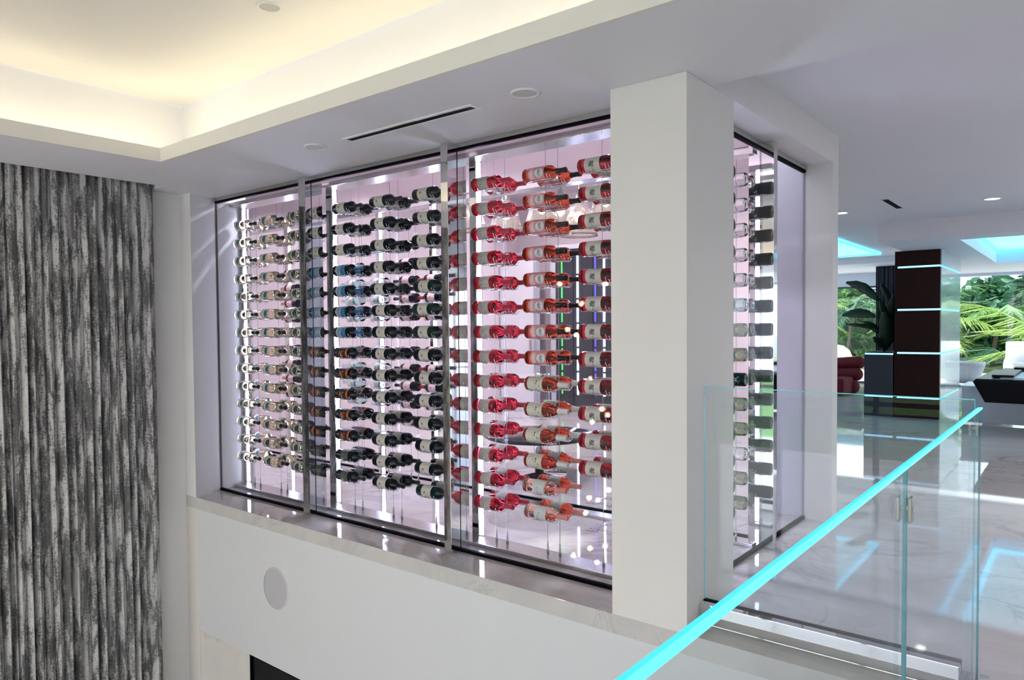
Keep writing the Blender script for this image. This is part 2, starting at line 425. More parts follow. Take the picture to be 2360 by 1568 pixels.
def label_mat(name, base, feats, rough=.55):
    m = mat('label_' + name, base, rough)
    t = node(m, 'ShaderNodeTexCoord'); s = node(m, 'ShaderNodeSeparateXYZ'); link(m, t.outputs['UV'], s.inputs[0])
    U, V = s.outputs[0], s.outputs[1]
    col = base
    def band(x, a, b): return math_(m, 'MULTIPLY', math_(m, 'GREATER_THAN', x, a), math_(m, 'LESS_THAN', x, b))
    for f in feats:
        k = f[0]
        if k == 'disc':     # u, v, ru, rv
            du = math_(m, 'DIVIDE', math_(m, 'SUBTRACT', U, f[1]), f[3]); dv = math_(m, 'DIVIDE', math_(m, 'SUBTRACT', V, f[2]), f[4])
            fac = math_(m, 'LESS_THAN', math_(m, 'ADD', math_(m, 'MULTIPLY', du, du), math_(m, 'MULTIPLY', dv, dv)), 1.0)
        elif k == 'rect': fac = math_(m, 'MULTIPLY', band(U, f[1], f[2]), band(V, f[3], f[4]))
        elif k == 'etch':   # mottled engraving inside a rectangle
            n = noise(m, t.outputs['UV'], f[5], 4)
            fac = math_(m, 'MULTIPLY', math_(m, 'MULTIPLY', band(U, f[1], f[2]), band(V, f[3], f[4])), math_(m, 'GREATER_THAN', n, f[6]))
        elif k == 'swirl':
            wv = node(m, 'ShaderNodeTexWave'); wv.inputs['Scale'].default_value = f[1]; wv.inputs['Distortion'].default_value = f[2]; wv.inputs['Detail'].default_value = 1
            link(m, t.outputs['UV'], wv.inputs['Vector'])
            fac = math_(m, 'MULTIPLY', math_(m, 'GREATER_THAN', wv.outputs['Fac'], f[3]), band(U, f[4], f[5]))
        elif k == 'lines':  # rows of fine print across the label
            fac = math_(m, 'MULTIPLY', math_(m, 'GREATER_THAN', math_(m, 'FRACT', math_(m, 'MULTIPLY', U, f[1])), f[2]),
                        math_(m, 'MULTIPLY', band(V, f[3], f[4]), math_(m, 'GREATER_THAN', noise(m, t.outputs['UV'], 45, 1), .46)))
        col = mixc(m, fac, col, f[-1])
    link(m, col, bs(m).inputs['Base Color'])
    return m
LAB = {
 'cream_seal': (.055, .145, label_mat('cream_seal', (.66, .64, .56), [('lines', 9, .72, .38, .62, (.46, .44, .38)), ('disc', .36, .5, .085, .045, (.50, .06, .04))])),
 'blue': (.045, .150, label_mat('blue', (.03, .16, .32), [('swirl', 2.2, 7, .72, .12, .62, (.55, .62, .70)), ('rect', .0, .12, 0, 1, (.55, .52, .46)), ('rect', .82, 1, 0, 1, (.04, .24, .40))])),
 'orange': (.050, .168, label_mat('orange', (.012, .012, .014), [('etch', .15, .6, .38, .62, 9, .52, (.55, .16, .04)), ('rect', .80, .97, 0, 1, (.66, .12, .02))])),
 'olive': (.060, .140, label_mat('olive', (.055, .065, .06), [('disc', .45, .5, .34, .17, (.11, .12, .09)), ('rect', .93, 1, 0, 1, (.30, .26, .14))])),
 'beige': (.055, .140, label_mat('beige', (.56, .52, .47), [('rect', .0, .10, 0, 1, (.48, .16, .14)), ('lines', 11, .6, .35, .65, (.36, .32, .28)), ('etch', .2, .5, .4, .6, 14, .5, (.38, .34, .31))])),
 'pink': (.050, .165, label_mat('pink', (.80, .34, .36), [('rect', .10, .30, .3, .7, (.86, .62, .60)), ('disc', .68, .5, .26, .16, (.74, .78, .78))])),
 'floral': (.025, .135, label_mat('floral', (.74, .72, .60), [('etch', .35, .95, .34, .66, 6, .58, (.16, .34, .12)), ('etch', .4, .9, .36, .7, 7.5, .63, (.62, .30, .04)), ('disc', .62, .62, .05, .03, (.42, .05, .04)), ('lines', 9, .7, .4, .6, (.5, .48, .4))])),
 'crest': (.050, .150, label_mat('crest', (.68, .65, .58), [('etch', .30, .62, .40, .58, 12, .40, (.16, .15, .14)), ('lines', 8, .8, .36, .46, (.52, .5, .44))])),
 'white': (.080, .165, label_mat('white', (.70, .72, .70), [('etch', .3, .5, .42, .58, 10, .5, (.42, .46, .44)), ('lines', 8, .7, .4, .6, (.5, .52, .5))])),
 'teal': (.035, .120, label_mat('teal', (.62, .62, .56), [('rect', .30, .78, .36, .70, (.03, .15, .18)), ('disc', .55, .32, .2, .06, (.62, .16, .06)), ('rect', .86, 1, 0, 1, (.70, .52, .40))])),
 'char': (.040, .120, label_mat('char', (.60, .58, .50), [('disc', .55, .5, .36, .2, (.05, .05, .05))])),
 'rosepaper': (.070, .160, label_mat('rosepaper', (.74, .54, .54), [('lines', 9, .7, .4, .62, (.60, .40, .42)), ('disc', .6, .5, .07, .04, (.42, .05, .04)), ('rect', .94, 1, 0, 1, (.45, .08, .06))])),
 'vodka': (.060, .150, label_mat('vodka', (.60, .70, .70), [('rect', .1, .4, .36, .66, (.10, .30, .36)), ('disc', .7, .5, .18, .12, (.60, .50, .34))])),
}
_bm = {}
def body_mesh(prof, m):
    k = (id(prof), m.name)
    if k not in _bm:
        me = MB().lathe(prof, 'x', 24).me('bottle_' + m.name, True, merge=True); me.materials.append(m); _bm[k] = me
    return _bm[k]
def label_mesh(name):
    k = ('l', name)
    if k not in _bm:
        x0, x1, m = LAB[name]; seg = 18; v = []; f = []; uv = []
        for i in range(seg + 1):
            t = -PI + math.radians(-118 + 236 * i / seg); c, q = math.cos(t) * .0432, math.sin(t) * .0432
            v += [(x0, c, q), (x1, c, q)]
        me = mesh('label_' + name, v, [(2 * i, 2 * i + 1, 2 * i + 3, 2 * i + 2) for i in range(seg)], True)
        ul = me.uv_layers.new(name='UVMap')
        for p in me.polygons:
            for li in p.loop_indices:
                vi = me.loops[li].vertex_index; ul.data[li].uv = (vi % 2, 1 - (vi // 2) / seg)
        me.materials.append(m); _bm[k] = me
    return _bm[k]
def cap_mesh(m, prof):
    k = ('c', m.name, id(prof))
    if k not in _bm:
        pr = [(h, r + .0006) for h, r in prof if h >= .224 and r > .001]; pr[0] = (.230, .0185 if prof is BORD else .0195)
        me = MB().lathe(pr + [(.3006, .0)], 'x', 18).me('foil_' + m.name, True, merge=True); me.materials.append(m); _bm[k] = me
    return _bm[k]
def script_mesh():
    if 's' not in _bm:
        mb = MB()
        for j, (a, amp) in enumerate(((-36, .007), (-12, .008), (12, .0085), (36, .007))):
            pts = []
            for i in range(11):
                t = i / 10 * 2 * PI * .86 + j
                th = -PI + math.radians(a * .55 + 9 * math.sin(t)); x = .128 + amp * math.cos(t) + .002 * math.sin(2 * t)
                pts.append((x, math.cos(th) * .0438, math.sin(th) * .0438))
            mb.tube(pts, .0011, 4)
        me = mb.me('script'); me.materials.append(cap_black); _bm['s'] = me
    return _bm['s']
ORD = ['top', 'second', 'third', 'fourth', 'fifth', 'sixth', 'seventh', 'eighth', 'ninth', 'tenth', 'eleventh', 'twelfth', 'thirteenth', 'bottom']
def bottle(name, glass, prof, lab, cap, loc, flip, label, group, script=False):
    o = link_obj(name, body_mesh(prof, glass)); o.location = loc
    o.rotation_euler = (random.uniform(-.06, .06), 0, PI if flip else 0)
    tag(o, label, 'bottle', group)
    if lab:
        l = link_obj('label', label_mesh(lab), None, o)
        if flip: l.rotation_euler = (PI, 0, 0)
        if script: link_obj('lettering', script_mesh(), None, l)
    if cap: link_obj('foil_cap', cap_mesh(cap, prof), None, o)
    return o
Z0, DZ, NROW = 2.306, .1557, 14
Y1, Y2 = 3.465, 3.612
BASE = (-5.875, -5.470, -5.065, -4.490, -4.055, -3.615, -3.072, -2.664, -2.268)
BAYS = ('left bay',) * 3 + ('centre bay',) * 3 + ('right bay',) * 3
COLS = ('first', 'middle', 'last') * 3
def spec(c, r):
    if c == 0: return ('white_wine_bottle', white_wine, BORD, 'teal', cap_black, 'pale wine bottle')
    if c == 1: return ('white_wine_bottle', white_wine, BORD, 'teal' if r < 11 else 'char', cap_black, 'pale wine bottle')
    if c == 2: return ('white_wine_bottle', green_white, BURG, 'char', cap_black, 'greenish wine bottle')
    if c == 3:
        if r < 3: return ('red_wine_bottle', dark_glass, BORD, 'cream_seal', cap_black, 'cream-label dark bottle')
        if r < 7: return ('red_wine_bottle', dark_glass, BORD, 'blue', cap_blue, 'blue-label dark bottle')
        if r < 12: return ('red_wine_bottle', dark_glass, BORD, 'orange', cap_black, 'orange-banded dark bottle')
        return ('red_wine_bottle', dark_glass, BORD, 'olive', cap_black, 'plain dark bottle')
    if c in (4, 5): return ('red_wine_bottle', dark_green if (c == 5 and r in (4, 5, 6, 13)) else dark_glass, BORD, 'cream_seal', cap_black, 'cream-label dark bottle')
    if c == 6: return ('rose_wine_bottle', rose_red, BORD, 'beige', cap_crim, 'deep pink bottle')
    if c == 7:
        if r < 8: return ('rose_wine_bottle', rose_orange, BORD, 'pink', cap_black, 'pink-label coral bottle')
        if r < 12: return ('rose_wine_bottle', rose_orange, BURG, 'floral', cap_white, 'flower-label coral bottle')
        return ('rose_wine_bottle', rose_pale, BORD, 'white', cap_pink, 'white-label pale pink bottle')
    return ('rose_wine_bottle', rose_red, BORD, 'crest', cap_red, 'crest-label deep pink bottle')
for c in range(9):
    for r in range(NROW):
        if c == 8 and r > 11: continue
        nm, g, pf, lb, cp, txt = spec(c, r)
        z = Z0 - DZ * r; jx = random.uniform(-.008, .008)
        if c == 7 and r == 12: jx = -.015
        for d, yy in ((0, Y1), (1, Y2)):
            g2, lb2, cp2 = g, lb, cp
            if c == 7 and r >= 11 and d: g2, lb2, cp2 = rose_orange, 'white', cap_pink
            bottle(nm, g2, pf, lb2, cp2, (BASE[c] + jx + d * random.uniform(-.006, .006), yy, z), False,
                   '%s, %s row, %s column of %s, %s' % (txt, ORD[r], COLS[c], BAYS[c], 'nearer the glass' if d == 0 else 'second one in'),
                   'bottles on the front cable racks', script=(lb2 == 'pink'))

# cable racks: two cables, tensioners and a chrome cradle per row
def cradle_mesh(depth2):
    k = ('cr', depth2)
    if k not in _bm:
        mb = MB(); ys = (0, depth2) if depth2 else (0,)
        for yy in ys:
            for s in (-1, 1): mb.tube([(.035, yy + s * .022, -.0415), (.205, yy + s * .022, -.0415)], .0024, 5)
            for x in (.095, .185):
                pts = []
                for i in range(9):
                    t = math.radians(-165 + 150 * i / 8); pts.append((x, yy + math.cos(t) * .0465, math.sin(t) * .0465))
                mb.tube(pts, .0024, 5)
            pts = [(.204, yy + math.cos(math.radians(a)) * .0465, math.sin(math.radians(a)) * .0465) for a in range(-150, -29, 20)]
            mb.tube(pts, .0022, 5)
        for x in (.095, .185):
            mb.tube([(x, ys[0] + .04, -.03), (x, ys[-1] - .04, -.03)] if depth2 else [(x, -.04, -.03), (x, -.075, -.03)], .003, 5)
        me = mb.me('cradle', True); me.materials.append(chrome); _bm[k] = me
    return _bm[k]
cable_me = MB().tube([(0, 0, .02), (0, 0, 2.46)], .0016, 6).me('cable'); cable_me.materials.append(mat('cable_steel', (.28, .28, .30), .35, .9))
tens_me = MB().lathe([(.022, 0), (.022, .008), (.05, .008), (.052, .0055), (.085, .0055), (.09, .003), (.10, 0)], 'z', 10).me('tensioner', True); tens_me.materials.append(brushed)
def cable_rack(x, y, yc, rows, depth2, label, group, cy=0):
    r = empty('cable_wine_rack', (x, yc, 0)); tag(r, label, 'wine rack', group)
    for dx in (.095, .185):
        link_obj('cable', cable_me, None, r, (dx, cy, 0)); link_obj('tensioner', tens_me, None, r, (dx, cy, 0))
    for i in rows:
        link_obj('bottle_cradle', cradle_mesh(depth2), None, r, (0, y - yc, Z0 - DZ * i))
    return r
for c in range(9):
    cable_rack(BASE[c], Y1, (Y1 + Y2) / 2, range(NROW), Y2 - Y1,
               'cable bottle rack holding the %s column of the %s' % (COLS[c], BAYS[c]), 'front cable racks')
# rear rack: bottles turned the other way (necks to the left)
REAR = ((-6.345, 'red_wine_bottle', dark_glass, 'rosepaper', cap_copper, 'rose-label dark bottle', 'behind the left bay', range(1, 13)),
        (-4.995, 'clear_bottle', clear_glass, 'vodka', None, 'clear spirit bottle', 'behind the centre bay', range(1, 13)),
        (-5.34, 'clear_bottle', teal_glass, 'vodka', None, 'teal-tinted bottle', 'behind the centre bay', range(1, 13)),
        (-4.60, 'red_wine_bottle', dark_glass, 'rosepaper', cap_black, 'rose-label dark bottle', 'behind the last centre column', range(1, 12)),
        (-4.285, 'red_wine_bottle', dark_glass, 'rosepaper', cap_red, 'red-foil dark bottle', 'by the steel post', range(1, 12)))
for bx, nm, g, lb, cp, txt, where, rows in REAR:
    for r in rows:
        bottle(nm, g, BORD, lb, cp, (bx, 4.42, Z0 - DZ * r - .02), True, '%s on the rear rack, %s row, %s' % (txt, ORD[r], where), 'bottles on the rear racks')
    k = cable_rack(bx, 4.42, 4.42, [], 0, 'rear cable rack %s holding %ss' % (where, txt), 'rear cable racks', -.075)
    k.rotation_euler.z = PI
    for r in rows: link_obj('bottle_cradle', cradle_mesh(0), None, k, (0, 0, Z0 - DZ * r - .02))
for r in range(NROW):
    g = (clear_glass, clear_glass, clear_glass, clear_glass, clear_glass, teal_glass, green_white, green_white, dark_green, green_white, green_white, clear_glass, green_white, green_white)[r]
    bottle('clear_bottle', g, BORD, None, cap_black, (-1.672, 4.42, Z0 - DZ * r), True, 'bottle seen base-on through the side glass, %s row' % ORD[r], 'bottles behind the side glass')
    bottle('red_wine_bottle', dark_glass, BORD, 'olive', cap_black, (-1.645, 4.14, Z0 - DZ * r), True, 'dark bottle mirrored in the side steel post, %s row' % ORD[r], 'bottles behind the side glass')
for yy, lab in ((4.42, 'cable rack close behind the side glass'), (4.14, 'cable rack of dark bottles mirrored in the side post')):
    k = cable_rack(-1.672 if yy > 4.3 else -1.645, yy, yy, [], 0, lab, 'rear cable racks', -.075 if yy > 4.3 else .075); k.rotation_euler.z = PI
    for r in range(NROW): link_obj('bottle_cradle', cradle_mesh(0), None, k, (0, 0, Z0 - DZ * r))

# ------------------------------------------------------------------ dining room behind the cellar
struct(box('wall_dining', pinkp, -8.3, -3.22, 10.6, 10.8, 0, 3.9), 'pale pink far wall of the dining room')
struct(box('ceiling_dining', pinkp, -8.4, -1.6, CELL_B, 10.8, 3.75, 3.9), 'dining room ceiling')
struct(MB().prism([(-1.98, 5.4801), (-1.86, 5.4801), (-3.10, 10.8), (-3.22, 10.8)], 0, 3.9).build('wall_dining_right', pinkp), 'dining room side wall')
struct(box('wall_transom', pinkp, -8.3, -1.62, CELL_B - .02, CELL_B + .1, 2.545, 2.86), 'plaster over the rear glass')
# white lit door panel, jambs and the smoked mirror wall
dp = empty('panel_door', (-7.9, 10.0, 0)); tag(dp, 'bright white panel door standing left of the smoked glass', 'door')
box('leaf', mat('white_lacquer', (.86, .85, .90), .25), -.38, .38, 0, .05, 0, 2.62, dp, bevel=.004)
fm = MB()
for a in ((-.45, -.38, 0, 2.7), (.38, .45, 0, 2.7), (-.45, .45, 2.62, 2.7)): fm.box(a[0], a[1], -.02, .07, a[2], a[3])
fm.build('frame', mat('grey_lacquer', (.42, .44, .48), .3), dp)
box('handle', brushed, .30, .32, -.05, 0, .95, 1.25, dp)
sm = empty('smoked_mirror', (-6.45, 10.2, 0)); tag(sm, 'smoked glass wall panel with thin vertical light lines', 'wall panel')
smoke = mat('smoked_glass', (.012, .02, .028), .04, spec=.9, coat=.5)
for i in range(4): box('panel', smoke, -.78 + .39 * i + .004, -.39 + .39 * i - .004, 0, .03, .02, 2.72, sm)
sf = MB()
for x in (-.80, .80): sf.box(x - .05, x + .05, -.02, .06, 0, 2.8)
sf.box(-.85, .85, -.02, .06, 2.72, 2.8); sf.build('frame', mat('pale_jamb', (.62, .61, .68), .4), sm)
for x, mm in ((-.62, mat('led_green', (.1, .9, .2), .5, emit=(.04, .8, .12), estr=.7)), (-.30, led), (.05, mat('led_blue', (.1, .1, .9), .5, emit=(.10, .10, 1), estr=.9)), (.22, led)):
    for q in range(6): box('light_line', mm, x - .012, x + .012, -.012, -.001, .25 + q * .41, .62 + q * .41, sm)

# glass bell pendants
bell_g = mat('bell_glass', (.93, .88, .84), .18, trans=.85, ior=1.25)
nb = noise(bell_g, coords(bell_g), 26, 2); bump(bell_g, nb, .8, .02)
bulbm = mat('bulb_warm', (1, .9, .7), .5, emit=(1, .80, .52), estr=80)
bell_me = MB().lathe([(0, .03), (-.02, .085), (-.08, .135), (-.20, .165), (-.33, .20), (-.36, .215), (-.352, .212), (-.20, .158), (-.08, .126), (-.02, .075)], 'z', 24).me('bell', True); bell_me.materials.append(bell_g)
cone_me = MB().lathe([(.16, .0), (.16, .012), (.02, .055), (-.005, .06), (-.005, 0)], 'z', 16).me('cap', True); cone_me.materials.append(brushed)
bulb_me = MB().sphere((0, 0, -.15), .05, 12, 8).me('bulb', True); bulb_me.materials.append(bulbm)
for i, (u, v, yy, where) in enumerate(((1166, 500, 6.7, 'leftmost, over the round table'), (1250, 486, 6.6, 'second from the left'), (1292, 492, 7.6, 'in the middle of the cluster'), (1334, 505, 6.8, 'second from the pillar'), (1396, 470, 7.5, 'nearest the pillar'), (1088, 500, 7.1, 'glimpsed past the steel post'))):
    p = at(u, v, 1, yy); t = empty('pendant_lamp', (p.x, p.y, p.z + .17))
    tag(t, 'glowing glass bell pendant lamp, %s' % where, 'lamp', 'bell pendants in the dining room')
    link_obj('bell_shade', bell_me, None, t); link_obj('cap', cone_me, None, t); link_obj('bulb', bulb_me, None, t)
    MB().tube([(0, 0, .15), (0, 0, 3.75 - p.z - .17)], .006, 6).build('cord', brushed, t)
# low round table and acrylic chairs
tb = empty('round_table', (-4.05, 5.45, 0)); tag(tb, 'low round black table glimpsed through the right bay', 'table')
MB().lathe([(.36, 0), (.36, .50), (.375, .52), (.39, .52), (.40, .50), (.40, 0)], 'z', 40).build('table_top', mat('black_lacquer', (.02, .02, .025), .12), tb, True)
MB().lathe([(0, .0), (0, .26), (.02, .26), (.03, .05), (.36, .05)], 'z', 24).build('pedestal', steel, tb, True)
acry = mat('acrylic', (.95, .96, .98), .03, trans=1, ior=1.2)
def acrylic_chair(x, y, rz, label):
    t = empty('acrylic_chair', (x, y, 0)); t.rotation_euler.z = rz; tag(t, label, 'chair', 'clear acrylic chairs')
    box('seat', acry, -.22, .22, -.22, .22, .42, .445, t, bevel=.006)
    v = []; f = []
    for j, (rx, rzv) in enumerate(((0, .40), (0, .42))):
        for i in range(9):
            a = PI * (i / 8); v += [(math.cos(a) * (.23 + .02 * j), .20 + math.sin(a) * (.05 + .015 * j), .445), (math.cos(a) * (.22 + .02 * j), .24 + math.sin(a) * (.05 + .015 * j), .88)]
    n = 18
    for i in range(8):
        f += [(2 * i, 2 * i + 2, 2 * i + 3, 2 * i + 1), (n + 2 * i, n + 2 * i + 1, n + 2 * i + 3, n + 2 * i + 2), (2 * i + 1, 2 * i + 3, n + 2 * i + 3, n + 2 * i + 1)]
    link_obj('backrest', mesh('back', v, f, True), acry, t)
    for sx in (-1, 1):
        for sy in (-1, 1): MB().tube([(sx * .19, sy * .19, .42), (sx * .20, sy * .21, 0)], [.018, .014], 8).build('leg', acry, t)
acrylic_chair(-4.75, 6.2, .6, 'clear acrylic chair left of the low round table')
acrylic_chair(-3.35, 6.35, -.7, 'clear acrylic chair right of the low round table')
acrylic_chair(-3.9, 7.1, 0.1, 'clear acrylic chair behind the low round table')

# ------------------------------------------------------------------ curtain
cm = mat('curtain_velvet', (.2, .2, .2), .75, spec=.25)
co = coords(cm, (1, 8, 1.1))
a_ = noise(cm, co, 2.6, 9, .68, .5); b_ = noise(cm, coords(cm, (1, 30, 30)), 3.0, 4, .7)
k_ = math_(cm, 'ADD', a_, math_(cm, 'MULTIPLY', math_(cm, 'SUBTRACT', b_, .5), .42))
link(cm, ramp(cm, k_, [(.42, (.13, .13, .135)), (.48, (.20, .20, .20)), (.53, (.46, .46, .47)), (.68, (.62, .62, .63))]), bs(cm).inputs['Base Color'])
link(cm, ramp(cm, k_, [(.46, (.85, .85, .85)), (.58, (.42, .42, .42))]), bs(cm).inputs['Roughness'])
bump(cm, k_, .25, .004)
def curtain(name, m, x, y0, y1, z0, z1, folds, amp, label, parent=None, seed=1, nz=14, axis='y'):
    rnd = random.Random(seed); cen = []; y = y0
    while y < y1: cen.append((y, rnd.uniform(.7, 1.35))); y += (y1 - y0) / folds * rnd.uniform(.6, 1.4)
    N = int((y1 - y0) * 150); v = []; f = []; ph = [0]; 
    for i in range(1, N + 1):
        yy = y0 + (y1 - y0) * i / N
        j = max([q for q in range(len(cen)) if cen[q][0] <= yy] or [0]); nx = cen[j + 1][0] if j + 1 < len(cen) else y1 + .05
        ph.append(j + (yy - cen[j][0]) / max(nx - cen[j][0], .01))
    for side in (0, 1):
        for kz in range(nz + 1):
            t = kz / nz; z = z1 + (z0 - z1) * t
            for i in range(N + 1):
                yy = y0 + (y1 - y0) * i / N; p = ph[i] * 2 * PI
                a = amp * (.75 + .45 * math.sin(ph[i] * 1.7 + 2)) * (.55 + .45 * min(1, t * 5))
                w_ = math.sin(p); w_ = math.copysign(abs(w_) ** .7, w_)
                sway = .012 * math.sin(2.1 * t + ph[i] * .9) * min(1, t * 2)
                q = (x + a * w_ - .004 * side, yy + .010 * math.sin(2 * p) + sway + .022 * t * (yy - y0) / (y1 - y0), z)
                v.append(q if axis == 'y' else (q[1], q[0], q[2]))
    M = N + 1; S = M * (nz + 1)
    for side in (0, 1):
        for kz in range(nz):
            for i in range(N):
                q = (side * S + kz * M + i, side * S + kz * M + i + 1, side * S + (kz + 1) * M + i + 1, side * S + (kz + 1) * M + i)
                f.append(q if side == 0 else q[::-1])
    o = link_obj(name, mesh(name, v, f, True), m, parent)
    return o
ct = curtain('curtain', cm, -5.835, -2.2, 2.715, -3.38, 2.585, 88, .030, '')
tag(ct, 'floor-length silver and charcoal crushed velvet curtain on the left wall', 'curtain')
trk = box('curtain_track', blackm, -5.90, -5.74, -2.3, 2.735, 2.585, 2.60); tag(trk, 'dark curtain track set into the ceiling slot', 'curtain track')

# ------------------------------------------------------------------ glass balustrade
RT = 1.085
rl = empty('glass_balustrade', (-.32, 1.5, 0)); tag(rl, 'glass balustrade with glowing cyan top edge running toward the viewer', 'railing')
for (a, b) in ((-3.2, 1.800), (1.814, 3.208)):
    p = box('glass_panel', railglass, -.008, .008, a - 1.5, b - 1.5, .02, RT - .006, rl)
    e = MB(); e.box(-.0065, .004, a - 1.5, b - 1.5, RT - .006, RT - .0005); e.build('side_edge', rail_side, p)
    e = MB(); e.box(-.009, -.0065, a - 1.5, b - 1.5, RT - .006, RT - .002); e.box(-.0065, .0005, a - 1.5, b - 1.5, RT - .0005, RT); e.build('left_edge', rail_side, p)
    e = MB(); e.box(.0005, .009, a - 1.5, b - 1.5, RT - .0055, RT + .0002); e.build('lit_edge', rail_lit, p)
    for yy in (a, b): box('end_edge', joint_teal, -.0035, .0035, yy - 1.5015, yy - 1.4985, .02, RT - .006, p)
sh = MB().box(-.045, .045, -4.7, 1.67, 0, .018); sh.box(-.045, -.014, -4.7, 1.67, .018, .085); sh.box(.014, .045, -4.7, 1.67, .018, .085); sh.build('base_shoe', steel, rl)
def clip(x, y, z, par, ax):
    m = MB()
    for s in (-1, 1):
        if ax == 'x': m.box(x - .016, x + .016, y + s * .012 - .0035, y + s * .012 + .0035, z - .028, z + .028)
        else: m.box(x + s * .012 - .0035, x + s * .012 + .0035, y - .016, y + .016, z - .028, z + .028)
    q = m.build('clip', mat('bronze_steel', (.30, .29, .26), .3, .9), par, bevel=.002)
    MB().tube([(x - .017, y, z), (x + .017, y, z)] if ax != 'x' else [(x, y - .017, z), (x, y + .017, z)], .006, 10).build('bolt', steel, q)
clip(0, 1.807 - 1.5, .985, rl, 'y')
r2 = empty('glass_balustrade', (-.87, 3.2, 0)); tag(r2, 'clear glass balustrade panel beside the white pillar', 'railing')
p = box('glass_panel', railglass, -.54, .535, -.008, .008, .07, 1.112, r2)
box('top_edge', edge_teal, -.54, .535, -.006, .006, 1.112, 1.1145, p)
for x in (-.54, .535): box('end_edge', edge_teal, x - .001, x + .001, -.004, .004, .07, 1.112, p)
sh = MB().box(-.54, .50, -.06, .03, 0, .015); sh.box(-.54, .50, -.06, -.014, .015, .105); sh.box(-.54, .50, .014, .03, .015, .10); sh.build('base_shoe', steel, r2, bevel=.003)
box('gasket', blackm, -.555, .50, -.013, .013, .09, .108, r2)
clip(.532, -.0, 1.005, r2, 'y')

# ------------------------------------------------------------------ ceiling fittings
def ring_lamp(name, p, r, label, cat, lit=None, group=None, vert=False, depth=.03):
    t = empty(name, p); tag(t, label, cat, group)
    MB().lathe([(0, r), (-.006, r), (-.008, r * .96), (-.006, r * .82), (.0, r * .80)], 'z', 32).build('trim_ring', mat('fitting_white', (.80, .80, .80), .4), t, True)
    if lit: MB().lathe([(-.002, r * .80), (-.004, 0)], 'z', 32).build('lens', lit, t, True)
    return t
t = ring_lamp('recessed_downlight', at(621, 15, 2, 3.03), .062, 'unlit recessed downlight in the raised tray ceiling', 'light')
MB().lathe([(-.003, .05), (-.001, .030), (-.0012, .0)], 'z', 24).build('baffle', mat('baffle_grey', (.45, .44, .42), .4), t, True)
grille = mat('grille', (.66, .66, .68), .6)
vx = node(grille, 'ShaderNodeTexVoronoi'); vx.inputs['Scale'].default_value = 260; link(grille, coords(grille), vx.inputs['Vector']); bump(grille, vx.outputs['Distance'], .4, .002)
for u, v, lab in ((1210, 214, 'round white ceiling speaker near the pillar'), (727, 338, 'round white ceiling speaker near the first steel post')):
    t = ring_lamp('ceiling_speaker', at(u, v, 2, CZ), .072, lab, 'speaker', None, 'ceiling speakers')
    MB().lathe([(-.003, .060), (-.005, 0)], 'z', 32).build('grille', grille, t, True)
t = empty('wall_speaker', at(636, 1357, 1, YF + .006)); tag(t, 'large round grey speaker grille on the white lower wall', 'speaker')
MB().lathe([(0, .155), (-.006, .155), (-.008, .150), (-.008, .147)], 'y', 48).build('trim_ring', mat('spk_ring', (.62, .62, .64), .5), t, True)
MB().lathe([(-.007, .147), (-.009, .0)], 'y', 48).build('grille', mat('spk_grille', (.50, .50, .53), .7), t, True)
def slot(name, x0, x1, y0, y1, z, label, long_x):
    t = empty(name, ((x0 + x1) / 2, (y0 + y1) / 2, z)); tag(t, label, 'air vent'); hx, hy = (x1 - x0) / 2, (y1 - y0) / 2
    m = MB(); b = .018
    m.box(-hx - b, hx + b, -hy - b, -hy, -.006, 0); m.box(-hx - b, hx + b, hy, hy + b, -.006, 0); m.box(-hx - b, -hx, -hy, hy, -.006, 0); m.box(hx, hx + b, -hy, hy, -.006, 0)
    m.build('frame', mat('fitting_white', (.8, .8, .8)), t); box('dark_slot', blackm, -hx, hx, -hy, hy, -.003, -.001, t)
    return t
slot('linear_vent', -3.47, -2.475, 2.764, 2.812, CZ, 'long black slot air vent in the ceiling above the wine wall', True)
slot('linear_vent', -1.755, -1.69, 8.50, 9.27, CZ2, 'short black slot air vent in the gallery ceiling', False)
dl = mat('downlight_lens', (1, 1, 1), .5, emit=(1, .96, .9), estr=12)
ring_lamp('recessed_downlight', at(2287, 458, 2, CZ2), .085, 'lit round downlight in the gallery ceiling at far right', 'light', dl, 'gallery downlights')
ring_lamp('recessed_downlight', at(1938, 491, 2, CZ2), .085, 'lit round downlight beside the wall end', 'light', dl, 'gallery downlights')

# cluster of small globe lights hanging over the living room (seen mirrored in the glass)
gc = empty('globe_chandelier', (-4.6, -.6, 3.03)); tag(gc, 'cluster of small warm globe lights reflected in the glass wall', 'chandelier')
globe_me = MB().sphere((0, 0, 0), .032, 10, 8).me('globe', True); globe_me.materials.append(mat('globe_warm', (1, .9, .8), .5, emit=(1, .80, .58), estr=85))
MB().lathe([(0, 0), (0, .42), (-.04, .42), (-.04, 0)], 'z', 32).build('canopy', brushed, gc, False)
for (u, v) in ((1290, 655), (1395, 655), (1308, 760), (1328, 772), (1360, 873), (1388, 943), (1400, 957), (1365, 973), (1358, 1148), (1378, 1153), (1402, 1130), (1350, 1183), (1322, 1280), (1361, 1264), (1395, 1258), (1376, 1296), (1340, 700), (1420, 800)):
    p = at(u, v, 1, 2 * YG + .6 + random.uniform(-.35, .35))
    g = link_obj('globe', globe_me, None, gc, (p.x + 4.6, 2 * YG - p.y + .6, p.z - 3.03))
    MB().tube([(0, 0, .03), (0, 0, 3.0 - p.z)], .002, 4).build('wire', brushed, g)

